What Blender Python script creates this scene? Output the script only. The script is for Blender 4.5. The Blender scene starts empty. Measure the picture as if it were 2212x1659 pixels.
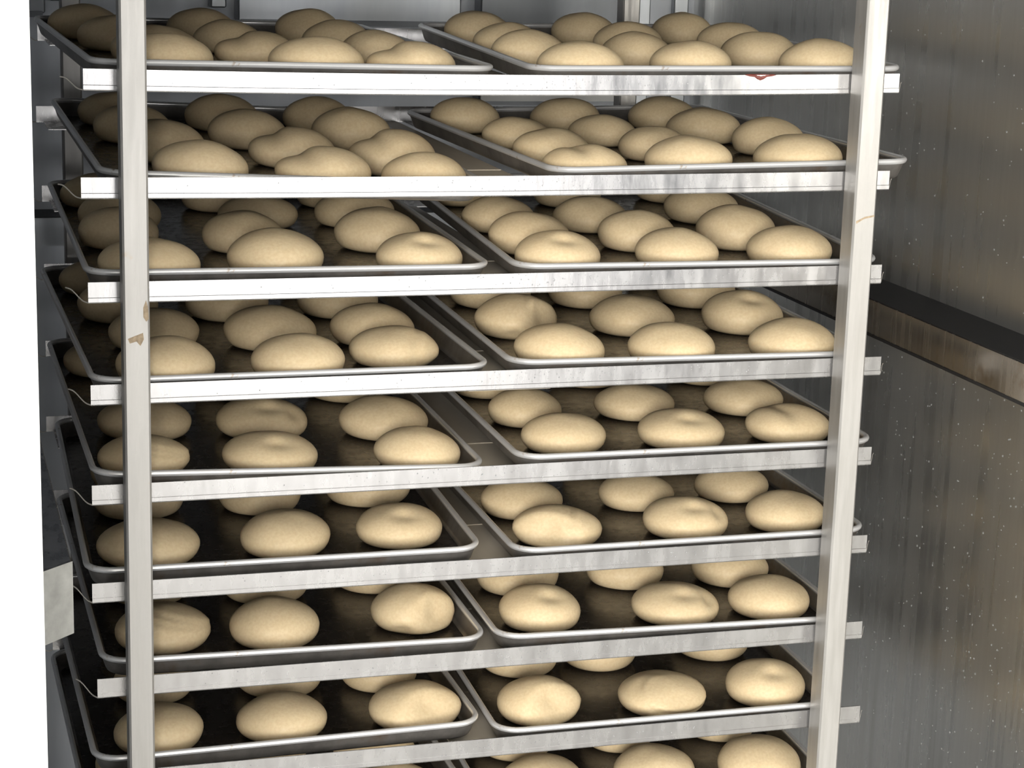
import bpy, math, random
from mathutils import Vector, Matrix, Euler, noise

# ------------------------------------------------------------------ camera, world, light
scene = bpy.context.scene
COL = scene.collection
ZO = 1.42                                     # height of the survey origin above the floor
cam_data = bpy.data.cameras.new('camera')
cam_data.sensor_fit = 'HORIZONTAL'
cam_data.sensor_width = 36.0
cam_data.lens = 4392.55 / 2212 * 36.0
cam_data.clip_start = 0.05
cam = bpy.data.objects.new('camera', cam_data)
COL.objects.link(cam)
RIGHT = Vector((0.95963957, -0.27978153, 0.0285342))
DOWN = Vector((-0.03676837, -0.22540604, -0.97357085))
FWD = Vector((0.27881892, 0.93322795, -0.22659566))
m = Matrix((RIGHT, -DOWN, -FWD)).transposed().to_4x4()
m.translation = Vector((-0.52477, -2.15795, 0.23209 + ZO))
cam.matrix_world = m
scene.camera = cam

world = bpy.data.worlds.new('bakery_daylight')
scene.world = world
world.use_nodes = True
world.node_tree.nodes['Background'].inputs[0].default_value = (0.93, 0.96, 1.0, 1)
world.node_tree.nodes['Background'].inputs[1].default_value = 0.43

assumed_door = bpy.data.lights.new('assumed_doorway', 'AREA')  # unseen doorway behind the camera, assumed from the bright rail reflections
assumed_door.shape = 'RECTANGLE'
assumed_door.size = 1.45
assumed_door.size_y = 2.05
assumed_door.energy = 50
assumed_door.color = (1.0, 0.975, 0.94)
dl = bpy.data.objects.new('assumed_doorway', assumed_door)
COL.objects.link(dl)
dl.location = (0.85, -5.0, 1.08)
dl.rotation_euler = (math.radians(90), 0, 0)

fill_light = bpy.data.lights.new('added_front_fill', 'AREA')  # unseen fill lamp added behind the camera to brighten the inner bun rows
fill_light.shape = 'RECTANGLE'
fill_light.size = 1.7
fill_light.size_y = 1.1
fill_light.energy = 172
fill_light.color = (1.0, 0.965, 0.90)
fill_ob = bpy.data.objects.new('added_front_fill', fill_light)
COL.objects.link(fill_ob)
fill_ob.location = (-1.75, -4.7, 1.75)
fill_ob.rotation_euler = Vector((1.85, 4.7, -0.7)).to_track_quat('-Z', 'Z').to_euler()

vs = scene.view_settings
vs.view_transform = 'Standard'
vs.look = 'None'
vs.exposure = 0.45
vs.gamma = 1.0
vs.use_curve_mapping = False

random.seed(11)

# ------------------------------------------------------------------ helpers
class MB:
    """collects vertices and faces for one mesh object"""
    def __init__(self):
        self.v = []; self.f = []; self.sm = []
    def add(self, vs, fs, smooth=False):
        b = len(self.v)
        self.v += [tuple(p) for p in vs]
        for f in fs:
            self.f.append(tuple(i + b for i in f)); self.sm.append(smooth)
    def box(self, x0, x1, y0, y1, z0, z1, bev=0.0):
        if bev <= 0:
            self.add([(x0,y0,z0),(x1,y0,z0),(x1,y1,z0),(x0,y1,z0),(x0,y0,z1),(x1,y0,z1),(x1,y1,z1),(x0,y1,z1)],
                     [(0,3,2,1),(4,5,6,7),(0,1,5,4),(1,2,6,5),(2,3,7,6),(3,0,4,7)])
            return
        # bevel on the vertical edges and top/bottom rims
        def ring(i, z):
            return [(x0+i+bev,y0+i,z),(x1-i-bev,y0+i,z),(x1-i,y0+i+bev,z),(x1-i,y1-i-bev,z),
                    (x1-i-bev,y1-i,z),(x0+i+bev,y1-i,z),(x0+i,y1-i-bev,z),(x0+i,y0+i+bev,z)]
        rs = [ring(bev, z0), ring(0, z0+bev), ring(0, z1-bev), ring(bev, z1)]
        vs = sum(rs, []); fs = [tuple(range(7,-1,-1)), tuple(range(24,32))]
        for k in range(3):
            for i in range(8):
                j = (i+1) % 8
                fs.append((k*8+i, k*8+j, (k+1)*8+j, (k+1)*8+i))
        self.add(vs, fs)
    def grid(self, rows, smooth=True, close=False):
        """rows: list of equally long point lists"""
        n = len(rows[0]); vs = [p for r in rows for p in r]; fs = []
        for k in range(len(rows)-1):
            for i in range(n if close else n-1):
                j = (i+1) % n
                fs.append((k*n+i, k*n+j, (k+1)*n+j, (k+1)*n+i))
        self.add(vs, fs, smooth)
    def mesh(self, name):
        me = bpy.data.meshes.new(name)
        me.from_pydata(self.v, [], self.f)
        me.polygons.foreach_set('use_smooth', self.sm)
        me.update()
        return me
    def build(self, name, mat, parent=None):
        return link(name, self.mesh(name), mat, parent)

def link(name, me, mat, parent=None):
    if mat is not None and not me.materials:
        me.materials.append(mat)
    o = bpy.data.objects.new(name, me)
    COL.objects.link(o)
    o.parent = parent
    return o

def tag(o, label=None, cat=None, group=None, kind=None):
    if label: o['label'] = label
    if cat: o['category'] = cat
    if group: o['group'] = group
    if kind: o['kind'] = kind
    return o

def empty(name, loc):
    o = bpy.data.objects.new(name, None)
    o.empty_display_size = 0.05
    COL.objects.link(o)
    o.location = loc
    return o

# ------------------------------------------------------------------ materials
class NT:
    def __init__(self, name):
        self.m = bpy.data.materials.new(name); self.m.use_nodes = True
        self.t = self.m.node_tree; self.b = self.t.nodes['Principled BSDF']
    def n(self, kind, **kw):
        nd = self.t.nodes.new(kind)
        for k, v in kw.items():
            if k in nd.inputs: nd.inputs[k].default_value = v
            else: setattr(nd, k, v)
        return nd
    def l(self, a, b): self.t.links.new(a, b)
    def coords(self, scale=(1,1,1)):
        c = self.n('ShaderNodeTexCoord'); mp = self.n('ShaderNodeMapping')
        mp.inputs['Scale'].default_value = scale
        self.l(c.outputs['Object'], mp.inputs['Vector'])
        return mp.outputs['Vector']
    def noise(self, scale, detail=4, rough=0.55, vec=None):
        nd = self.n('ShaderNodeTexNoise'); nd.inputs['Scale'].default_value = scale
        nd.inputs['Detail'].default_value = detail; nd.inputs['Roughness'].default_value = rough
        if vec is not None: self.l(vec, nd.inputs['Vector'])
        return nd.outputs['Fac']
    def ramp(self, fac, stops):
        r = self.n('ShaderNodeValToRGB'); cr = r.color_ramp
        while len(cr.elements) < len(stops): cr.elements.new(0.5)
        for e, (p, c) in zip(cr.elements, stops):
            e.position = p; e.color = c if len(c) == 4 else (*c, 1)
        self.l(fac, r.inputs['Fac'])
        return r.outputs['Color']
    def mix(self, fac, a, b):
        mx = self.n('ShaderNodeMix'); mx.data_type = 'RGBA'
        for s, i in ((fac, 0), (a, 6), (b, 7)):
            if hasattr(s, 'links'): self.l(s, mx.inputs[i])
            else: mx.inputs[i].default_value = s if i == 0 else (*s, 1)
        return mx.outputs[2]
    def base(self, c):
        if hasattr(c, 'links'): self.l(c, self.b.inputs['Base Color'])
        else: self.b.inputs['Base Color'].default_value = (*c, 1)
    def bump(self, h, strength, dist=0.002):
        bp = self.n('ShaderNodeBump'); bp.inputs['Strength'].default_value = strength
        bp.inputs['Distance'].default_value = dist
        self.l(h, bp.inputs['Height']); self.l(bp.outputs['Normal'], self.b.inputs['Normal'])
    def set(self, **kw):
        for k, v in kw.items(): self.b.inputs[k.replace('_', ' ')].default_value = v
    def map(self, fac, lo, hi, a=0.0, b=1.0):
        mr = self.n('ShaderNodeMapRange')
        for i, v in ((1, a), (2, b), (3, lo), (4, hi)): mr.inputs[i].default_value = v
        self.l(fac, mr.inputs[0]); return mr.outputs[0]

def gray(v): return (v, v, v)

def mat_dough():
    t = NT('dough_skin'); v = t.coords()
    n1 = t.noise(14, 3, 0.5, v)
    c = t.ramp(n1, [(0.3, (0.77, 0.60, 0.365)), (0.7, (0.85, 0.69, 0.45))])
    t.base(c); t.set(Roughness=0.52, Specular_IOR_Level=0.35)
    t.set(Subsurface_Weight=0.12, Subsurface_Scale=0.006)
    t.b.inputs['Subsurface Radius'].default_value = (1.0, 0.55, 0.3)
    t.bump(t.noise(60, 3, 0.5, v), 0.05, 0.002)
    return t.m

def mat_steel(name, lo, hi, rough, metal=1.0, streak=(40, 40, 40), stain=None, stain_at=(0.62, 0.7), bump=0.05):
    t = NT(name); v = t.coords(streak)
    n1 = t.noise(1.0, 5, 0.6, v)
    c = t.ramp(n1, [(0.3, lo), (0.7, hi)])
    if stain:
        n2 = t.noise(23, 6, 0.65, t.coords())
        f = t.map(n2, 0, 1, stain_at[0], stain_at[1])
        c = t.mix(f, c, stain)
    t.base(c); t.set(Metallic=metal)
    t.l(t.map(n1, rough - 0.06, rough + 0.1, 0.3, 0.7), t.b.inputs['Roughness'])
    t.bump(t.noise(1.7, 4, 0.6, v), bump, 0.001)
    return t.m

def mat_plain(name, col, rough=0.5, metal=0.0, var=0.06, scale=30):
    t = NT(name); n1 = t.noise(scale, 4, 0.6, t.coords())
    t.base(t.ramp(n1, [(0.3, tuple(max(0, c*(1-var)) for c in col)), (0.7, tuple(min(1, c*(1+var)) for c in col))]))
    t.set(Roughness=rough, Metallic=metal)
    t.bump(n1, 0.05, 0.001)
    return t.m

def mat_wall():
    # brushed stainless sheet with vertical run marks
    t = NT('wet_stainless_wall')
    brushed = t.noise(1.0, 3, 0.5, t.coords((60, 160, 1.0)))
    runs = t.noise(1.0, 2, 0.5, t.coords((20, 48, 2.2)))
    blot = t.noise(3.2, 4, 0.6, t.coords())
    c = t.ramp(brushed, [(0.25, (0.64, 0.635, 0.61)), (0.75, (0.68, 0.675, 0.65))])
    f = t.map(runs, 0, 0.45, 0.55, 0.78)
    c = t.mix(f, c, (0.33, 0.31, 0.28))
    f2 = t.map(blot, 0, 0.45, 0.5, 0.75)
    c = t.mix(f2, c, (0.54, 0.51, 0.46))
    t.base(c); t.set(Metallic=0.88)
    t.l(t.map(runs, 0.34, 0.24, 0.35, 0.65), t.b.inputs['Roughness'])
    t.bump(brushed, 0.012, 0.001)
    return t.m

def mat_tray_floor():
    t = NT('dark_seasoned_tray')
    n1 = t.noise(9, 6, 0.65, t.coords()); n2 = t.noise(70, 3, 0.6, t.coords())
    c = t.ramp(n1, [(0.3, (0.036, 0.031, 0.028)), (0.62, (0.048, 0.041, 0.035)), (0.8, (0.066, 0.051, 0.038))])
    t.base(c); t.set(Metallic=0.35)
    t.l(t.map(n2, 0.18, 0.32, 0.3, 0.7), t.b.inputs['Roughness'])
    t.bump(n2, 0.05, 0.001)
    return t.m

def mat_tray_wall():
    t = NT('browned_tray_side')
    n1 = t.noise(16, 6, 0.65, t.coords())
    c = t.ramp(n1, [(0.3, (0.13, 0.122, 0.115)), (0.55, (0.25, 0.235, 0.22)), (0.78, (0.17, 0.105, 0.06))])
    t.base(c); t.set(Metallic=0.55, Roughness=0.36)
    return t.m

def mat_rim():
    t = NT('worn_bright_rim')
    n1 = t.noise(38, 5, 0.7, t.coords())
    c = t.ramp(n1, [(0.62, (0.92, 0.92, 0.93)), (0.72, (0.40, 0.27, 0.16))])
    t.base(c); t.set(Metallic=0.50, Roughness=0.30)
    t.bump(n1, 0.08, 0.001)
    return t.m

def mat_water():
    t = NT('water_drop')
    n1 = t.noise(200, 2, 0.5, t.coords())
    t.base(t.ramp(n1, [(0.3, (0.80, 0.83, 0.85)), (0.7, (0.92, 0.93, 0.94))]))
    t.set(Roughness=0.06, Metallic=0.0, Transmission_Weight=0.8, IOR=1.33)
    return t.m

M = {
    'dough': mat_dough(),
    'rail': mat_steel('galvanised_rail', (0.35, 0.347, 0.352), (0.45, 0.447, 0.452), 0.24, 0.80, (60, 60, 18), bump=0.10),
    'upright': mat_steel('scuffed_steel_tube', (0.42, 0.41, 0.395), (0.52, 0.51, 0.495), 0.45, 0.55, (120, 120, 9),
                         stain=(0.42, 0.33, 0.24), stain_at=(0.66, 0.80), bump=0.06),
    'hook': mat_plain('bright_cut_edge', (0.78, 0.74, 0.68), 0.4, 0.4, 0.1, 90),
    'runner': mat_steel('dull_runner_bar', (0.76, 0.69, 0.58), (0.88, 0.81, 0.70), 0.40, 0.2, (30, 6, 30)),
    'tray': mat_tray_floor(), 'tray_side': mat_tray_wall(), 'rim': mat_rim(),
    'wall': mat_wall(),
    'wall_back': mat_steel('blue_grey_sheet', (0.30, 0.32, 0.35), (0.42, 0.44, 0.47), 0.42, 0.5, (14, 14, 2)),
    'panel': mat_steel('brushed_cover_panel', (0.28, 0.30, 0.33), (0.46, 0.48, 0.50), 0.34, 0.75, (9, 9, 2)),
    'panel_dark': mat_steel('grey_cover_panel', (0.13, 0.14, 0.155), (0.20, 0.21, 0.225), 0.40, 0.6, (9, 9, 2)),
    'bumper_top': mat_plain('black_grime', (0.012, 0.012, 0.014), 0.45, 0.0, 0.3, 40),
    'bumper_face': mat_steel('tarnished_bumper', (0.36, 0.32, 0.27), (0.42, 0.38, 0.33), 0.22, 0.92, (30, 130, 2.5), bump=0.01,
                             stain=(0.22, 0.16, 0.10), stain_at=(0.55, 0.75)),
    'bumper_end': mat_steel('pale_bumper_end', (0.30, 0.30, 0.285), (0.44, 0.44, 0.42), 0.45, 0.4, (60, 60, 60),
                            stain=(0.30, 0.29, 0.26), stain_at=(0.62, 0.72)),
    'slate': mat_steel('wet_slate_top', (0.035, 0.04, 0.05), (0.10, 0.105, 0.12), 0.28, 0.3, (90, 40, 60), bump=0.4),
    'white': mat_plain('white_enamel', (0.93, 0.93, 0.92), 0.45, 0.0, 0.01, 8),
    'floor': mat_plain('pale_floor_tile', (0.50, 0.49, 0.46), 0.4, 0.0, 0.12, 6),
    'ceiling': mat_plain('dim_ceiling_sheet', (0.30, 0.31, 0.32), 0.5, 0.4, 0.08, 6),
    'rust': mat_plain('dark_red_drip', (0.17, 0.035, 0.025), 0.4, 0.0, 0.25, 200),
    'residue': mat_plain('brown_tape_residue', (0.40, 0.31, 0.21), 0.7, 0.0, 0.25, 220),
    'rusty_edge': mat_plain('rusty_edge', (0.32, 0.13, 0.06), 0.7, 0.0, 0.3, 200),
    'screw': mat_plain('dark_screw', (0.08, 0.08, 0.085), 0.4, 0.8, 0.1, 200),
    'water': mat_water(),
}
TRAYS = {
    'L1': (-0.1202, 0.0209, 0.0669, 0.0310, -0.0132, 0.4502, 0.0124),
    'R1': (0.3669, 0.0172, 0.0669, -0.0387, 0.0082, 0.4548, 0.0138),
    'L2': (-0.1206, 0.0260, -0.0560, 0.0124, -0.0411, 0.4341, 0.0227),
    'R2': (0.3909, 0.0119, -0.0435, 0.0257, 0.0136, 0.4566, 0.0010),
    'L3': (-0.1263, 0.0184, -0.1553, -0.0036, -0.0045, 0.4537, 0.0149),
    'R3': (0.3531, 0.0134, -0.1577, -0.0274, -0.0009, 0.4536, 0.0265),
    'L4': (-0.1241, 0.0081, -0.2699, 0.0216, -0.0039, 0.4534, 0.0129),
    'R4': (0.3493, 0.0124, -0.2693, -0.0085, -0.0060, 0.4537, 0.0044),
    'L5': (-0.1263, 0.0103, -0.3817, 0.0109, -0.0311, 0.4501, 0.0171),
    'R5': (0.3618, 0.0095, -0.3802, -0.0056, 0.0003, 0.4562, 0.0028),
    'L6': (-0.1304, 0.0194, -0.4893, -0.0171, 0.0045, 0.4570, 0.0134),
    'R6': (0.3600, 0.0075, -0.4922, 0.0001, 0.0013, 0.4559, 0.0001),
    'L7': (-0.1170, 0.0251, -0.6009, 0.0062, -0.0147, 0.4535, 0.0101),
    'R7': (0.3445, 0.0109, -0.6025, -0.0172, -0.0105, 0.4574, -0.0012),
    'L8': (-0.1238, 0.0226, -0.7116, 0.0115, 0.0092, 0.4613, 0.0000),
    'R8': (0.3428, 0.0066, -0.7161, -0.0189, 0.0079, 0.4531, 0.0151),
    'L9': (-0.1238, 0.0226, -0.8233, 0.0115, 0.0092, 0.4613, 0.0000),
    'R9': (0.3428, 0.0066, -0.8278, -0.0189, 0.0079, 0.4531, 0.0151),
}
BUNS = {
    'L1': [(1,1,-0.257,0.095,0.0521,0.0458), (1,2,-0.251,0.233,0.0542,0.0447), (1,3,-0.280,0.417,0.0468,0.0431), (1,4,-0.302,0.589,0.0474,0.0451), (2,1,-0.091,0.092,0.0530,0.0461), (2,2,-0.134,0.242,0.0478,0.0411), (2,3,-0.141,0.419,0.0439,0.0405), (2,4,-0.149,0.589,0.0463,0.0440), (3,1,0.018,0.097,0.0500,0.0442), (3,2,0.016,0.272,0.0437,0.0424), (3,3,0.001,0.431,0.0449,0.0436), (3,4,-0.003,0.605,0.0456,0.0464)],
    'R1': [(1,1,0.219,0.091,0.0515,0.0454), (1,2,0.209,0.271,0.0463,0.0444), (1,3,0.224,0.416,0.0460,0.0427), (1,4,0.233,0.597,0.0463,0.0460), (2,1,0.358,0.100,0.0497,0.0453), (2,2,0.346,0.260,0.0456,0.0429), (2,3,0.393,0.423,0.0465,0.0444), (2,4,0.387,0.594,0.0455,0.0446), (3,1,0.523,0.096,0.0525,0.0475), (3,2,0.507,0.248,0.0495,0.0446), (3,3,0.539,0.419,0.0475,0.0447), (3,4,0.539,0.602,0.0448,0.0452)],
    'L2': [(1,1,-0.218,0.104,0.0531,0.0482), (1,2,-0.241,0.275,0.0511,0.0490), (1,3,-0.258,0.432,0.0497,0.0472), (1,4,-0.267,0.590,0.0479,0.0446), (2,1,-0.082,0.098,0.0539,0.0481), (2,2,-0.087,0.266,0.0515,0.0483), (2,3,-0.116,0.424,0.0514,0.0479), (2,4,-0.124,0.590,0.0512,0.0479), (3,1,0.034,0.089,0.0489,0.0460), (3,2,0.028,0.229,0.0523,0.0552), (3,3,0.025,0.454,0.0517,0.0526), (3,4,0.011,0.609,0.0492,0.0487)],
    'R2': [(1,1,0.223,0.076,0.0491,0.0406), (1,2,0.230,0.229,0.0485,0.0422), (1,3,0.232,0.389,0.0453,0.0392), (1,4,0.214,0.579,0.0504,0.0477), (2,1,0.356,0.088,0.0520,0.0467), (2,2,0.368,0.240,0.0458,0.0410), (2,3,0.353,0.398,0.0450,0.0400), (2,4,0.357,0.572,0.0498,0.0458), (3,1,0.493,0.082,0.0553,0.0476), (3,2,0.536,0.270,0.0475,0.0465), (3,3,0.500,0.405,0.0507,0.0464), (3,4,0.502,0.573,0.0492,0.0454)],
    'L3': [(1,1,-0.277,0.088,0.0569,0.0452), (1,2,-0.291,0.293,0.0491,0.0467), (1,3,-0.278,0.412,0.0529,0.0486), (1,4,-0.289,0.598,0.0488,0.0437), (2,1,-0.134,0.102,0.0554,0.0513), (2,2,-0.148,0.253,0.0486,0.0477), (2,3,-0.101,0.422,0.0507,0.0395), (2,4,-0.134,0.562,0.0482,0.0444), (3,1,0.032,0.094,0.0511,0.0462), (3,2,0.018,0.253,0.0537,0.0507), (3,3,0.025,0.425,0.0516,0.0475), (3,4,0.029,0.582,0.0511,0.0466)],
    'R3': [(1,1,0.198,0.090,0.0517,0.0470), (1,2,0.199,0.209,0.0510,0.0489), (1,3,0.200,0.357,0.0486,0.0434), (1,4,0.199,0.565,0.0506,0.0457), (2,1,0.350,0.098,0.0505,0.0464), (2,2,0.341,0.217,0.0484,0.0483), (2,3,0.324,0.352,0.0500,0.0432), (2,4,0.353,0.539,0.0491,0.0452), (3,1,0.494,0.092,0.0527,0.0481), (3,2,0.475,0.217,0.0503,0.0527), (3,3,0.500,0.401,0.0511,0.0470), (3,4,0.515,0.566,0.0501,0.0461)],
    'L4': [(1,1,-0.262,0.075,0.0558,0.0501), (1,2,-0.254,0.253,0.0559,0.0451), (1,3,-0.281,0.416,0.0524,0.0482), (1,4,-0.293,0.589,0.0497,0.0436), (2,1,-0.112,0.080,0.0537,0.0485), (2,2,-0.117,0.239,0.0559,0.0488), (2,3,-0.143,0.410,0.0541,0.0498), (2,4,-0.137,0.560,0.0516,0.0464), (3,1,0.011,0.130,0.0506,0.0440), (3,2,0.011,0.241,0.0520,0.0483), (3,3,0.001,0.413,0.0539,0.0496), (3,4,0.007,0.566,0.0526,0.0489)],
    'R4': [(1,1,0.203,0.087,0.0537,0.0488), (1,2,0.202,0.260,0.0550,0.0510), (1,3,0.220,0.452,0.0562,0.0517), (1,4,0.220,0.570,0.0517,0.0457), (2,1,0.343,0.080,0.0549,0.0482), (2,2,0.355,0.260,0.0559,0.0472), (2,3,0.352,0.442,0.0518,0.0477), (2,4,0.350,0.572,0.0525,0.0458), (3,1,0.501,0.086,0.0536,0.0485), (3,2,0.506,0.253,0.0546,0.0514), (3,3,0.509,0.428,0.0557,0.0513), (3,4,0.513,0.574,0.0499,0.0491)],
    'L5': [(1,1,-0.286,0.098,0.0523,0.0373), (1,2,-0.268,0.251,0.0570,0.0413), (1,3,-0.289,0.562,0.0532,0.0440), (2,1,-0.141,0.096,0.0563,0.0399), (2,2,-0.126,0.245,0.0568,0.0438), (2,3,-0.128,0.433,0.0540,0.0497), (3,1,0.033,0.092,0.0520,0.0453), (3,2,0.024,0.233,0.0562,0.0467), (3,3,0.013,0.421,0.0535,0.0492)],
    'R5': [(1,1,0.222,0.117,0.0519,0.0429), (1,2,0.212,0.250,0.0488,0.0433), (1,3,0.206,0.409,0.0518,0.0455), (2,1,0.373,0.112,0.0552,0.0426), (2,2,0.364,0.260,0.0531,0.0404), (2,3,0.360,0.445,0.0529,0.0486), (3,1,0.517,0.115,0.0528,0.0426), (3,2,0.517,0.261,0.0530,0.0407), (3,3,0.528,0.431,0.0513,0.0474)],
    'L6': [(1,1,-0.279,0.118,0.0601,0.0450), (1,2,-0.270,0.300,0.0571,0.0526), (1,3,-0.270,0.413,0.0498,0.0468), (2,1,-0.119,0.118,0.0545,0.0467), (2,2,-0.120,0.290,0.0542,0.0499), (2,3,-0.122,0.418,0.0496,0.0483), (3,1,0.021,0.125,0.0529,0.0434), (3,2,0.019,0.296,0.0552,0.0507), (3,3,0.023,0.413,0.0499,0.0468)],
    'R6': [(1,1,0.213,0.102,0.0542,0.0430), (1,2,0.204,0.227,0.0538,0.0433), (1,3,0.204,0.406,0.0510,0.0464), (2,1,0.381,0.103,0.0540,0.0450), (2,2,0.361,0.231,0.0510,0.0406), (2,3,0.366,0.394,0.0493,0.0489), (3,1,0.515,0.104,0.0516,0.0440), (3,2,0.499,0.243,0.0495,0.0410), (3,3,0.504,0.399,0.0506,0.0492)],
    'L7': [(1,1,-0.263,0.127,0.0563,0.0463), (1,2,-0.262,0.292,0.0528,0.0486), (1,3,-0.265,0.420,0.0520,0.0482), (2,1,-0.132,0.119,0.0545,0.0504), (2,2,-0.117,0.275,0.0558,0.0514), (2,3,-0.117,0.422,0.0499,0.0481), (3,1,0.044,0.141,0.0525,0.0501), (3,2,0.024,0.293,0.0510,0.0469), (3,3,0.026,0.413,0.0515,0.0470)],
    'R7': [(1,1,0.197,0.110,0.0519,0.0480), (1,2,0.208,0.247,0.0535,0.0492), (1,3,0.205,0.410,0.0506,0.0487), (2,1,0.373,0.104,0.0561,0.0427), (2,2,0.356,0.246,0.0514,0.0473), (2,3,0.359,0.403,0.0515,0.0493), (3,1,0.499,0.101,0.0524,0.0460), (3,2,0.498,0.230,0.0521,0.0479), (3,3,0.501,0.413,0.0522,0.0461)],
    'L8': [(1,1,-0.271,0.101,0.0535,0.0458), (1,2,-0.260,0.257,0.0515,0.0473), (1,3,-0.262,0.415,0.0510,0.0470), (2,1,-0.125,0.102,0.0537,0.0456), (2,2,-0.105,0.243,0.0556,0.0512), (2,3,-0.101,0.420,0.0506,0.0477), (3,1,0.038,0.099,0.0553,0.0455), (3,2,0.023,0.230,0.0507,0.0466), (3,3,0.028,0.416,0.0503,0.0471)],
    'R8': [(1,1,0.195,0.095,0.0511,0.0473), (1,2,0.214,0.252,0.0524,0.0482), (1,3,0.213,0.393,0.0515,0.0492), (2,1,0.355,0.090,0.0563,0.0406), (2,2,0.325,0.248,0.0512,0.0471), (2,3,0.323,0.407,0.0530,0.0463), (3,1,0.494,0.085,0.0520,0.0482), (3,2,0.485,0.250,0.0527,0.0485), (3,3,0.481,0.406,0.0506,0.0458)],
    'L9': [(1,1,-0.274,0.112,0.0496,0.0476), (1,2,-0.278,0.264,0.0545,0.0502), (1,3,-0.278,0.413,0.0512,0.0459), (2,1,-0.123,0.112,0.0508,0.0457), (2,2,-0.121,0.246,0.0541,0.0498), (2,3,-0.124,0.409,0.0504,0.0492), (3,1,0.019,0.113,0.0508,0.0482), (3,2,0.019,0.229,0.0536,0.0493), (3,3,0.017,0.422,0.0522,0.0471)],
    'R9': [(1,1,0.206,0.104,0.0531,0.0494), (1,2,0.209,0.242,0.0510,0.0483), (1,3,0.203,0.404,0.0492,0.0461), (2,1,0.355,0.104,0.0519,0.0483), (2,2,0.352,0.236,0.0492,0.0464), (2,3,0.356,0.402,0.0504,0.0470), (3,1,0.495,0.091,0.0557,0.0514), (3,2,0.497,0.239,0.0521,0.0493), (3,3,0.500,0.399,0.0504,0.0488)],
}
# ------------------------------------------------------------------ measured layout
RAIL_Z = [0.0381, -0.0749, -0.1865, -0.2983, -0.4100, -0.5217, -0.6331, -0.7450, -0.8567]
RAIL_R = [0.5786, 0.5747, 0.5730, 0.5808, 0.5766, 0.5790, 0.5808, 0.5860, 0.5790]   # right ends, rails differ a little
RAIL_L = [-0.3525, -0.3568, -0.3515, -0.3508, -0.3515, -0.3532, -0.3495, -0.3510, -0.3515]
SAG = [0.0040, 0.0022, 0.0006, 0, 0, 0, 0, 0, 0]
RAIL_H = 0.0227
UP = (-0.3183, -0.2907, 0.5159, 0.5436)        # x of the tube sides
WALL_R, WALL_L, BACK, FRONT = 0.73, -0.505, 1.05, -0.75
ORD = ['shelf over the topmost pictured one', 'top shelf in view', 'second shelf down', 'third shelf down', 'fourth shelf down', 'fifth shelf down',
       'sixth shelf down', 'seventh shelf down', 'eighth shelf down', 'lowest shelf in view']

# ------------------------------------------------------------------ the proving chamber
def structure(name, mb, mat, label, cat):
    return tag(mb.build(name, mat), label, cat, kind='structure')

mb = MB(); mb.box(-4, 4, -6.5, BACK + .12, -0.1, 0)
structure('floor', mb, M['floor'], 'pale floor running from the bakery into the proving chamber', 'floor')
mb = MB(); mb.box(WALL_L - .1, WALL_R + .1, FRONT, BACK + .1, 2.10, 2.2)
structure('ceiling', mb, M['ceiling'], 'dim sheet metal ceiling of the proving chamber', 'ceiling')
mb = MB(); mb.box(-4, 4, -6.5, FRONT - .09, 2.62, 2.72)  # out of view, added over the bakery to block world light from above
structure('ceiling_skyblock', mb, M['white'], 'unseen white bakery ceiling in front of the chamber, added to block sky light', 'ceiling')
mb = MB(); mb.box(WALL_R, WALL_R + .1, FRONT, BACK, 0, 2.10)
wall_r = structure('wall_right', mb, M['wall'], 'wet brushed stainless side wall with run marks and a dark bumper', 'wall')
mb = MB(); mb.box(WALL_L - .1, WALL_L, FRONT, BACK, 0, 2.10)
wall_l = structure('wall_left', mb, M['wall_back'], 'grey sheet side wall behind the white doorpost', 'wall')
mb = MB(); mb.box(WALL_L - .1, WALL_R + .1, BACK, BACK + .1, 0, 2.10)
wall_b = structure('wall_back', mb, M['wall_back'], 'blue grey rear wall behind the dough rack', 'wall')

# white front of the chamber: doorpost beside the rack and the lintel above the opening
JX = -0.4515
mb = MB(); mb.box(-2.2, JX, FRONT - .09, FRONT, 0, 2.5, 0.003)
structure('wall_front', mb, M['white'], 'bright white doorpost panel beside the rack opening', 'wall')
mb = MB(); mb.box(JX + .001, 2.2, FRONT - .09, FRONT, 2.02, 2.5, 0.003)
structure('trim_1', mb, M['white'], 'white lintel panel above the chamber opening', 'trim')
mb = MB(); mb.box(WALL_R + .02, 2.2, FRONT - .09, FRONT, 0, 2.018, 0.003)
structure('trim_2', mb, M['white'], 'white front panel beyond the stainless side wall', 'trim')

# bumpers
BZ1, BZ0 = -0.240 + ZO, -0.284 + ZO
bx = WALL_R - .081
mb = MB(); mb.box(bx, WALL_R, FRONT + .05, BACK - .085, BZ0, BZ1 - .001)
b = mb.build('bumper', M['bumper_face'], wall_r); b['label'] = 'tarnished steel bumper ledge with a black grimy top'
mb = MB(); mb.box(bx + .0015, WALL_R, FRONT + .05, BACK - .085, BZ1 - .001, BZ1 + .0005)
mb.build('ledge_top', M['bumper_top'], b)
mb = MB(); mb.box(bx - .0012, bx + .004, FRONT + .05, BACK - .085, BZ0 - .0035, BZ0)
mb.build('bottom_lip', M['bumper_top'], b)

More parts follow.
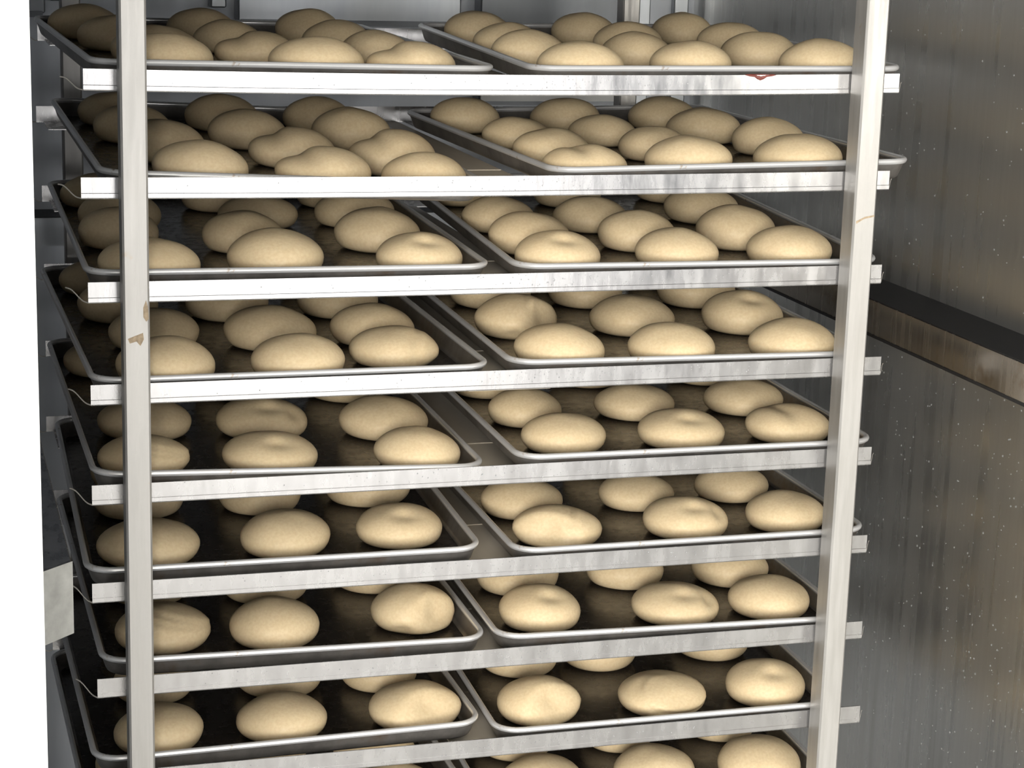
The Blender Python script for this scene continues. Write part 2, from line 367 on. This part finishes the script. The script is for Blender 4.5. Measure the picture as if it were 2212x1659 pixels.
# the same bumper on the left wall, its front end cut at a slant
lx = -0.4250; ly = -0.724
EX, EY = -0.4545, -0.7485                      # where the slanted end meets the doorpost
def slant(z0, z1, inset=0.0):
    q = [(lx - inset, ly), (lx - inset, BACK - .085), (WALL_L, BACK - .085), (WALL_L, EY), (EX, EY)]
    return [(x, y, z0) for x, y in q] + [(x, y, z1) for x, y in q]
FS = [(4,3,2,1,0), (5,6,7,8,9), (0,1,6,5), (1,2,7,6), (2,3,8,7), (3,4,9,8), (4,0,5,9)]
LZ1, LZ0 = -0.236 + ZO, -0.289 + ZO
mb = MB(); mb.add(slant(LZ0, LZ1 - .001), FS)
b = mb.build('bumper', M['bumper_face'], wall_l); b['label'] = 'steel bumper ledge with a pale slanted end'
mb = MB(); mb.add([(x, y + (.003 if y < 0 else 0), z) for x, y, z in slant(LZ1 - .001, LZ1 + .0005, .001)], FS)
mb.build('ledge_top', M['slate'], b)
# pale end plate: slightly crooked, with a dark seam under its folded top edge
e = .0012
mb = MB()
P = [(lx + .0006, ly - e), (EX, EY - e)]
mb.add([(P[0][0], P[0][1], LZ0 - .001), (P[1][0], P[1][1], LZ0 - .003), (P[1][0], P[1][1], LZ1), (P[0][0], P[0][1], LZ1 + .001),
        (P[0][0], P[0][1] + .02, LZ0 - .001), (P[0][0], P[0][1] + .02, LZ1 + .001)],
       [(1,0,3,2), (0,4,5,3)])
mb.build('end_plate', M['bumper_end'], b)
mb = MB()
mb.add([(P[0][0] - .003, P[0][1] - .0006, LZ1 - .0035), (P[1][0], P[1][1] - .0006, LZ1 - .0050),
        (P[1][0], P[1][1] - .0006, LZ1 - .0030), (P[0][0] - .003, P[0][1] - .0006, LZ1 - .0022)], [(0,1,2,3), (3,2,1,0)])
mb.build('seam', M['bumper_top'], b)

# bumper on the back wall
mb = MB(); mb.box(WALL_L, WALL_R, BACK - .081, BACK, BZ0, BZ1 - .001)
b = mb.build('bumper', M['panel'], wall_b)
mb = MB(); mb.box(WALL_L, WALL_R, BACK - .079, BACK, BZ1 - .001, BZ1 + .0005)
mb.build('ledge_top', M['bumper_top'], b)

# covers and strips on the back wall, above the rack
def back_panel(name, x0, x1, z0, z1, th, mat, lip=True):
    mb = MB(); mb.box(x0, x1, BACK - th, BACK, z0 + ZO, z1 + ZO, 0.002)
    o = mb.build(name, mat, wall_b)
    if lip:
        mb = MB(); mb.box(x0 + .004, x1 - .004, BACK - th - .004, BACK - th + .004, z0 + ZO - .006, z0 + ZO + .003)
        mb.build('lower_lip', M['panel_dark'], o)
    return o
o = back_panel('cover_panel', -0.036, 0.318, 0.055, 0.42, .045, M['panel']); o['label'] = 'bright brushed steel cover panel'
o = back_panel('cover_panel', 0.352, 0.606, -0.067, 0.42, .040, M['panel_dark']); o['label'] = 'grey steel cover panel'
mb = MB(); mb.box(.354, .604, BACK - .046, BACK - .041, ZO - .067, ZO - .052)
mb.build('lower_fold', M['white'], o)
o = back_panel('upright_strip', 0.612, 0.642, -0.9, 0.42, .032, M['panel'], False)
for z in (0.064, -0.1, -0.3):
    mb = MB(); ring = [(.619 + .0016*math.cos(a), .0016*math.sin(a)) for a in [i*math.pi/4 for i in range(8)]]
    mb.add([(x, BACK - .0335, zz + z + ZO) for x, zz in ring] + [(x, BACK - .0315, zz + z + ZO) for x, zz in ring],
           [tuple(range(8))] + [(i, (i+8), (i+1) % 8 + 8, (i+1) % 8) for i in range(8)])
    mb.build('screw', M['screw'], o)
back_panel('upright_strip', 0.690, 0.716, -0.9, 0.42, .012, M['panel'], False)
back_panel('cover_panel', -0.50, -0.325, 0.062, 0.42, .030, M['wall_back'])
back_panel('cover_panel', -0.318, -0.272, 0.080, 0.42, .022, M['panel'], False)
back_panel('upright_strip', -0.076, -0.052, 0.074, 0.42, .030, M['panel'], False)

# condensation on the stainless wall
mb = MB()
def droplet(mb, c, n, r, h, u, w):
    k = 6
    ring = [c + u*(r*math.cos(i*2*math.pi/k)) + w*(r*1.15*math.sin(i*2*math.pi/k)) for i in range(k)]
    mid = [c + n*h*.75 + u*(r*.62*math.cos(i*2*math.pi/k)) + w*(r*.66*math.sin(i*2*math.pi/k)) for i in range(k)]
    vs = ring + mid + [c + n*h]
    fs = [(i, (i+1) % k, (i+1) % k + k, i + k) for i in range(k)] + [(i + k, (i+1) % k + k, 2*k) for i in range(k)]
    mb.add(vs, fs, True)
rnd = random.Random(3)
for i in range(950):
    y = rnd.uniform(-.3, .35); z = ZO + (rnd.uniform(-.86, -.30) if rnd.random() < .8 else rnd.uniform(-.22, .12))
    r = rnd.choice((.0006, .0007, .0009, .0010, .0014))
    droplet(mb, Vector((WALL_R, y, z)), Vector((-1, 0, 0)), r, r*.7, Vector((0, -1, 0)), Vector((0, 0, 1)))
tag(mb.build('water_droplets', M['water'], wall_r), kind='stuff')

# ------------------------------------------------------------------ the rack
rack = empty('bakery_rack', (0.1127, 0.38, 0))
tag(rack, 'tall steel rolling rack of square tubes and cross rails holding trays of dough', 'rack')
RP = rack.location
def rpart(mb, name, mat, parent=None):
    """rack parts are modelled in world space and hung under the rack"""
    par = parent or rack
    base = RP
    mb.v = [(x - base.x, y - base.y, z - base.z) for x, y, z in mb.v]
    return mb.build(name, mat, par)

TOPZ = 1.74
ups = []
for x0, x1, y0, y1 in ((UP[0], UP[1], -.0335, -.0012), (UP[2], UP[3], -.0335, -.0012),
                       (UP[0], UP[1], .795, .825), (UP[2], UP[3], .795, .825)):
    mb = MB(); mb.box(x0, x1, y0, y1, 0.10, TOPZ, 0.0022)
    ups.append(rpart(mb, 'upright', M['upright']))
for y0, y1 in ((-.0335, -.0012), (.795, .825)):
    mb = MB(); mb.box(UP[1], UP[2], y0 + .004, y1, TOPZ - .03, TOPZ - .002, .002); rpart(mb, 'top_bar', M['upright'])
    mb = MB(); mb.box(UP[1], UP[2], y0 + .004, y1, .115, .145, .002); rpart(mb, 'base_bar', M['upright'])
for x0, x1 in ((UP[0], UP[1]), (UP[2], UP[3])):
    mb = MB(); mb.box(x0, x1, -.0012, .795, TOPZ - .03, TOPZ - .002, .002); rpart(mb, 'top_bar', M['upright'])
    mb = MB(); mb.box(x0, x1, -.0012, .795, .115, .145, .002); rpart(mb, 'base_bar', M['upright'])
    for yy in (-.017, .81):
        xc = (x0 + x1)/2; mb = MB(); rows = []
        for s, rr in ((-.016, .030), (-.014, .046), (-.009, .050), (.009, .050), (.014, .046), (.016, .030)):
            rows.append([(xc + s, yy + rr*math.cos(a), .050 + rr*math.sin(a)) for a in [i*2*math.pi/20 for i in range(20)]])
        mb.grid(rows, True, True); mb.add(rows[0], [tuple(range(20))]); mb.add(rows[-1], [tuple(range(19, -1, -1))])
        mb.box(xc - .006, xc + .006, yy - .006, yy + .006, .095, .104)
        rpart(mb, 'caster', M['bumper_top'])

def spath(a):
    """S-shaped section of the folded flange, a from 0 to 1: (depth, rise)"""
    return a, 0.5 - 0.5*math.cos(math.pi*min(1, max(0, (a - .12)/.76)))

def rail(k, rear=False):
    z = RAIL_Z[k] + ZO; xl, xr = RAIL_L[k], RAIL_R[k]
    ys = 0.765 if rear else 0.0
    sg = -1 if rear else 1
    deep = .10 if rear else (.030 if k == 1 else .042)
    NX = 24; mb = MB()
    xs = [xl + (xr - xl)*i/NX for i in range(NX+1)]
    def sag(x):
        u = (x - xl)/(xr - xl); return -SAG[k]*4*u*(1-u)*(0 if rear else 1)
    # folded face: closed section, with a faint crease above the lower edge
    prof = [(.0000, RAIL_H), (.0000, .0062), (-.0004, .0056), (-.0004, .0012), (.0002, 0), (.0016, 0), (.0016, RAIL_H)]
    rows = [[(x, ys + sg*py, z + pz + sag(x)) for py, pz in prof] for x in xs]
    mb.grid(rows, False, True)
    n = len(prof)
    mb.add(rows[0], [tuple(range(n))]); mb.add(rows[-1], [tuple(range(n-1, -1, -1))])
    # flange that carries the trays
    A = [i/10 for i in range(11)]
    th = .0011
    cut = k in (1, 4)
    def strip(x0, x1, f0, f1, h0, h1, nx=2):
        top, bot = [], []
        for i in range(nx+1):
            t = i/nx; x = x0 + (x1 - x0)*t; fl = f0 + (f1 - f0)*t; h = h0 + (h1 - h0)*t
            top.append([(x + fl*a, ys + sg*(.001 + spath(a)[0]*deep), z + th + sag(x) + spath(a)[1]*h) for a in A])
            bot.append([(x + fl*a, ys + sg*(.001 + spath(a)[0]*deep), z + sag(x) + spath(a)[1]*h) for a in A])
        mb.grid(top, False); mb.grid(bot, False)
        for r in (0, -1):
            mb.grid([top[r], bot[r]], False)
        mb.grid([[r[-1] for r in top], [r[-1] for r in bot]], False)
    H = 0.0
    if cut:
        strip(xl + .010, -.25, 0, 0, H, H, 4); strip(.17, xr - .006, 0, 0, H, H, 8)     # worn away under the sagging tray
    else:
        strip(xl + .010, xr - .006, 0, 0, H, H, 12)
    o = rpart(mb, 'rail', M['rail'])
    # thin bent hooks that stick out past both ends
    for xe, dirn in ((xl, -1), (xr, 1)):
        hk = MB(); rows = []
        for i in range(13):
            a = i/12; r = .0008
            out, back = (.021, .034) if dirn < 0 else (.0085, .010)
            c = Vector((xe + dirn*out*a, ys + sg*(.001 + back*a), z + .0008 + .0105*spath(a)[1]))
            rows.append([(c.x + r*.6*math.cos(t), c.y + r*.6*math.cos(t), c.z + r*math.sin(t)) for t in [j*math.pi/3 for j in range(6)]])
        hk.grid(rows, True, True); hk.add(rows[0], [tuple(range(6))]); hk.add(rows[-1], [tuple(range(5, -1, -1))])
        hk.v = [(x - RP.x, y - RP.y, zz - RP.z) for x, y, zz in hk.v]
        hk.build('hook', M['hook'], o)
    return o

rails = []
for k in range(9): rails.append(rail(k))
RAIL_Z.append(.1499); RAIL_L.append(-.352); RAIL_R.append(.579); SAG.append(.002)     # the level above the view
rail(9); rail(9, True)
for k in range(9): rail(k, True)

# beads of water on the front rails
for k in range(9):
    mb = MB(); rnd = random.Random(40 + k); z = RAIL_Z[k] + ZO
    for i in range(150):
        x = rnd.gauss(.20, .13) if rnd.random() < .8 else rnd.uniform(-.3, .5)
        if not (UP[1] < x < UP[2]): continue
        u = (x - RAIL_L[k])/(RAIL_R[k] - RAIL_L[k]); s = -SAG[k]*4*u*(1-u)
        r = rnd.choice((.0004, .0005, .0006, .0008))
        droplet(mb, Vector((x, 0.0, z + s + rnd.uniform(.0065, RAIL_H - .001))), Vector((0, -1, 0)), r, r*.7, Vector((1, 0, 0)), Vector((0, 0, 1)))
    mb.v = [(x - RP.x, y - RP.y, zz - RP.z) for x, y, zz in mb.v]
    tag(mb.build('water_droplets', M['water'], rails[k]), kind='stuff')

# dark red drip over the edge of the top rail
mb = MB()
xd, zd = .404, RAIL_Z[0] + ZO - SAG[0]*.6 + RAIL_H
prof = [(-.020, .0000), (-.013, -.0018), (-.007, -.0025), (-.004, -.0048), (0, -.0062), (.004, -.0048), (.008, -.0022), (.014, -.0015), (.020, 0)]
mb.add([(xd + a, -.0002, zd + c) for a, c in prof] + [(xd + a*.8, -.0012, zd + .0004 + c*.75) for a, c in prof] + [(xd + a*.9, .001, zd + .0008) for a, c in prof],
       [(i, i+1, i+10, i+9) for i in range(8)] + [(i+9, i+10, i+19, i+18) for i in range(8)], True)
mb.v = [(x - RP.x, y - RP.y, z - RP.z) for x, y, z in mb.v]
mb.build('jam_drip', M['rust'], rails[0])

# scraps of old tape on the tube by the doorpost
def scrap(up, pts, y=-.0337):
    mb = MB(); n = len(pts)
    mb.add([(x - RP.x, y - RP.y, z - RP.z) for x, z in pts] + [(x - RP.x, y + .0004 - RP.y, z - RP.z) for x, z in pts],
           [tuple(range(n-1, -1, -1))] + [(i, (i+1) % n, (i+1) % n + n, i + n) for i in range(n)])
    mb.build('tape_residue', M['residue'], up)
zz = ZO
scrap(ups[0], [(-.2975, zz-.186), (-.2945, zz-.178), (-.2925, zz-.186), (-.2918, zz-.198), (-.2945, zz-.201), (-.2975, zz-.196)])
scrap(ups[0], [(-.3140, zz-.219), (-.3065, zz-.216), (-.2980, zz-.213), (-.2972, zz-.220), (-.3010, zz-.227), (-.3050, zz-.222), (-.3120, zz-.224)])
scrap(ups[1], [(.5190, zz-.106), (.5300, zz-.101), (.5420, zz-.099), (.5415, zz-.101), (.5290, zz-.1035), (.5195, zz-.109)])

# bars running to the back under the gap between the trays
for k in range(9):
    mb = MB(); z = RAIL_Z[k] + ZO
    x0, x1 = (.108, .160) if k == 1 else (.070, .168)
    z -= (.006 if k == 4 else 0.0)
    mb.box(x0, x1, .036 if k == 4 else .004, .762, z - .0015, z + .0010, .0006)
    o = rpart(mb, 'runner', M['runner'])
    mb = MB(); mb.box(x0 + .002, x1 - .002, .20, .207, z + .0010, z + .0018)
    rpart(mb, 'weld_seam', M['runner'], o)

# ------------------------------------------------------------------ trays
# the level above the view carries trays like the one below it
for n in ('L', 'R'):
    t = TRAYS[n + '1']
    TRAYS[n + '0'] = (t[0], t[1], t[2] + .1118) + t[3:]
    BUNS[n + '0'] = list(BUNS[n + '1'])
TD, TB = .0235, .0250
def outline(w, d, inset, rc, n=7):
    """rounded rectangle, front edge on y=inset"""
    pts = []
    x, y0, y1 = w/2 - inset, inset, d - inset
    for cx, cy, a0 in ((x - rc, y0 + rc, -90), (x - rc, y1 - rc, 0), (-x + rc, y1 - rc, 90), (-x + rc, y0 + rc, 180)):
        for i in range(n+1):
            a = math.radians(a0 + 90*i/n)
            pts.append((cx + rc*math.cos(a), cy + rc*math.sin(a)))
    return pts
def tray_meshes(w):
    d = .665
    # inside and outside skins
    side = MB()
    secs = [(.0040, TB - .002, .030), (.0068, TB - .010, .028), (.0100, .0055, .026), (.0115, .0030, .025), (.0140, .0016, .023)]
    inn = [[(x, y, z) for x, y in outline(w, d, i, rc)] for i, z, rc in secs]
    out = [[(x, y, z - .0014) for x, y in outline(w, d, i - .0012, rc)] for i, z, rc in secs]
    side.grid(inn, True, True); side.grid(out[::-1], True, True)
    flo = MB()
    b = outline(w, d, .0140, .023)
    n = len(b)
    flo.add([(x, y, .0016) for x, y in b] + [(x, y, .0002) for x, y in b],
            [tuple(range(n)), tuple(range(2*n-1, n-1, -1))] + [(i+n, (i+1) % n + n, (i+1) % n, i) for i in range(n)])
    rim = MB(); rows = []
    o0 = outline(w, d, .0038, .030)
    cen = Vector((0, d/2))
    for a in range(10):
        t = a*2*math.pi/10; rr = .0036
        ins = .0038 - rr*math.cos(t)
        rows.append([(x, y, TB - .0034 + rr*math.sin(t)) for x, y in outline(w, d, ins, .030 + (.0038 - ins))])
    rows.append(rows[0])
    rim.grid(rows, True, True)
    return side.mesh('pan_side'), flo.mesh('pan_floor'), rim.mesh('rim')

tray_roots = {}
cache = {}
for n, (X, Y, zo, yaw, roll, W, pit) in TRAYS.items():
    key = round(W, 3)
    if key not in cache: cache[key] = tray_meshes(key)
    sd, fl, rm = cache[key]
    k = int(n[1])
    e = empty('baking_tray', (X, Y, zo + ZO - TB))
    e.rotation_euler = (pit, -roll, yaw)
    where = 'beside the white doorpost' if n[0] == 'L' else 'beside the stainless wall'
    tilt = 'sagging ' if n == 'L2' else ''
    tag(e, 'dark %sbaking tray of dough buns %s, %s' % (tilt, where, ORD[k]), 'tray', 'baking trays on the rack')
    link('side_wall', sd, M['tray_side'], e)
    link('pan_floor', fl, M['tray'], e)
    link('rim', rm, M['rim'], e)
    tray_roots[n] = e

# ------------------------------------------------------------------ dough buns
def bun_mesh(seed, feats):
    rnd = random.Random(seed)
    off = Vector((rnd.uniform(-9, 9), rnd.uniform(-9, 9), rnd.uniform(-9, 9)))
    NL, NZ = 44, 22
    sk = (rnd.uniform(-.07, .07), rnd.uniform(-.05, .05))
    rows = []
    c = Vector((0, 0, .38))
    prof = [(0.0, 0.0), (.35, 0.0), (.68, 0.0)]
    for i in range(1, 7):
        z = .4*i/6*0.999
        prof.append((0.70 + .30*math.sqrt(max(0, 1 - ((.4 - z)/.4)**2)), z))
    for i in range(1, NZ - 7):
        t = i/(NZ - 7)*math.pi/2
        s = math.sin(t)**1.07; r = math.cos(t)**1.07
        prof.append((r, .4 + .6*s))
    prof.append((0.0, 1.0))
    for r, z in prof:
        row = []
        for j in range(NL):
            a = j*2*math.pi/NL
            q = Vector((r*math.cos(a), r*math.sin(a), z))
            q.x += sk[0]*(z - .3); q.y += sk[1]*(z - .3)
            d = (q - c); L = d.length or 1; dn = d/L
            nn = noise.noise(dn*1.0 + off)*.045 + noise.noise(dn*2.4 + off)*.008
            w = min(1, max(0, z/.25))            # the base stays flat on the tray
            disp = nn*w
            for f in feats:
                disp += f(q, dn)*w
            q += dn*disp
            if z <= 0: q.z = 0
            row.append((q.x, q.y, max(0, q.z)))
        rows.append(row)
    mb = MB(); mb.grid(rows, True, True)
    return mb.mesh('bun')

def g(*t): return math.exp(-sum(t))
def saddle(q, d): return -.17*g(((q.x + .22)/.24)**2, ((q.y + .15)/.75)**2)*(1 if q.z > .45 else max(0, q.z/.45))
def dimple(q, d): return -.13*g(((q.x - .05)/.30)**2, ((q.y + .50)/.22)**2, ((q.z - .85)/.3)**2)
def side_dent(q, d): return -.13*g(((q.x - .62)/.20)**2, ((q.y + .45)/.35)**2, ((q.z - .66)/.22)**2)
def shoulder(q, d): return -.16*g(((q.x + .58)/.34)**2, ((q.z - .85)/.30)**2)
def bulge(q, d): return .10*g(((q.x - .80)/.30)**2, ((q.z - .35)/.28)**2, ((q.y + .3)/.5)**2)
def facet(nx, ny, nz, c, amt=.75):
    n = Vector((nx, ny, nz)).normalized()
    def f(q, d):
        e = (q - Vector((0, 0, .38))).dot(n) - c
        return -amt*max(0, e)*max(0, d.dot(n))
    return f
def groove(nx, ny, nz, c, depth, wid):
    n = Vector((nx, ny, nz)).normalized()
    def f(q, d):
        w = min(1, max(0, (.25 - q.y)/.5))
        if w <= 0: return 0
        e = (q - Vector((0, 0, .38))).dot(n) - c
        return w*w*(3 - 2*w)*(-depth*math.exp(-(e/wid)**2) + depth*.5*math.exp(-((e - wid*2.2)/(wid*1.4))**2))
    return f
def pinch(q, d): return -.26*g(((q.x + .35)/.20)**2, ((q.y + .75)/.4)**2, ((q.z - .08)/.16)**2)

VAR = {}
for i in range(8): VAR['smooth%d' % i] = (bun_mesh(100 + i, []), 'smooth')
VAR['saddle'] = (bun_mesh(201, [saddle]), 'top-dented')
VAR['dimple'] = (bun_mesh(202, [dimple]), 'dimpled')
VAR['dent'] = (bun_mesh(203, [side_dent, dimple]), 'side-dented')
VAR['shoulder'] = (bun_mesh(204, [shoulder]), 'lopsided')
VAR['bulge'] = (bun_mesh(205, [bulge, groove(.9, -.3, .1, .60, .05, .06)]), 'bulging')
VAR['diagonal'] = (bun_mesh(206, [facet(.35, -.80, .45, .50, .8), groove(.75, -.1, -.6, .05, .018, .06)]), 'ridged')
VAR['fold'] = (bun_mesh(207, [facet(-.5, -.8, .30, .54, .8), groove(.95, -.25, .1, .40, .065, .045)]), 'folded')
VAR['wrinkle'] = (bun_mesh(208, [groove(.3, .15, .9, .42, .035, .035), groove(.25, .1, .95, .32, .03, .035), groove(.2, 0, .95, .22, .022, .035)]), 'wrinkled')
VAR['pinch'] = (bun_mesh(209, [pinch, facet(.6, -.75, .25, .58, .85), groove(.95, -.2, .15, .26, .035, .045)]), 'pinched')
VAR['hollow'] = (bun_mesh(210, [lambda q, d: -.10*g(((q.x - .15)/.38)**2, ((q.y + .72)/.4)**2, ((q.z - .62)/.22)**2),
                                groove(.15, -.5, .85, .38, .055, .05)]), 'hollowed')
SPECIAL = {('L1',3,1): 'shoulder', ('L2',2,1): 'shoulder', ('L2',2,2): 'shoulder', ('L1',2,2): 'shoulder',
           ('L3',3,1): 'dimple', ('L4',3,1): 'bulge', ('R3',1,1): 'dimple', ('R4',1,2): 'pinch', ('R4',3,2): 'dimple',
           ('L5',1,1): 'wrinkle', ('L5',2,2): 'dent', ('L5',2,1): 'dimple', ('R5',3,1): 'saddle', ('R5',2,1): 'dimple',
           ('L6',3,1): 'dimple', ('R6',1,1): 'fold', ('R6',2,1): 'dent', ('L7',1,1): 'wrinkle', ('L7',3,1): 'pinch',
           ('R7',1,1): 'dimple', ('R7',2,1): 'dent', ('L8',3,1): 'diagonal', ('R8',1,1): 'diagonal', ('R8',2,1): 'hollow',
           ('R8',3,1): 'dimple', ('L2',3,2): 'shoulder', ('R2',1,1): 'saddle'}
ROWS = {1: 'front row', 2: 'second row', 3: 'third row', 4: 'fourth row'}
for n, lst in BUNS.items():
    X, Y, zo, yaw, roll, W, pit = TRAYS[n]
    c, s = math.cos(yaw), math.sin(yaw)
    k = int(n[1])
    for (col, row, x, y, a, h) in lst:
        rnd = random.Random('%s%d%d' % (n, col, row))
        sp = SPECIAL.get((n, col, row))
        me, adj = VAR[sp] if sp else VAR['smooth%d' % rnd.randrange(8)]
        o = link('dough_bun', me, M['dough'])
        u, v = c*(x - X) + s*(y - Y), -s*(x - X) + c*(y - Y)
        o.location = (x, y, zo + ZO - TD + .0005 + math.tan(roll)*u + pit*v)
        rz = rnd.uniform(-.12, .12) if sp else rnd.uniform(0, 2*math.pi)
        o.rotation_euler = (Euler((pit, -roll, yaw)).to_matrix() @ Matrix.Rotation(rz, 3, 'Z')).to_euler()   # square to its tray
        o.scale = (a, a*.97, h)
        side = 'doorpost' if n[0] == 'L' else 'steel-wall'
        if col == 2: place = 'middle'
        elif (col == 1) == (n[0] == 'L'): place = 'outer end'
        else: place = 'centre-gap end'
        tag(o, '%s dough bun, %s %s, %s side tray, %s' % (adj, ROWS[row], place, side, ORD[k]), 'dough bun', 'dough buns proving on the trays')
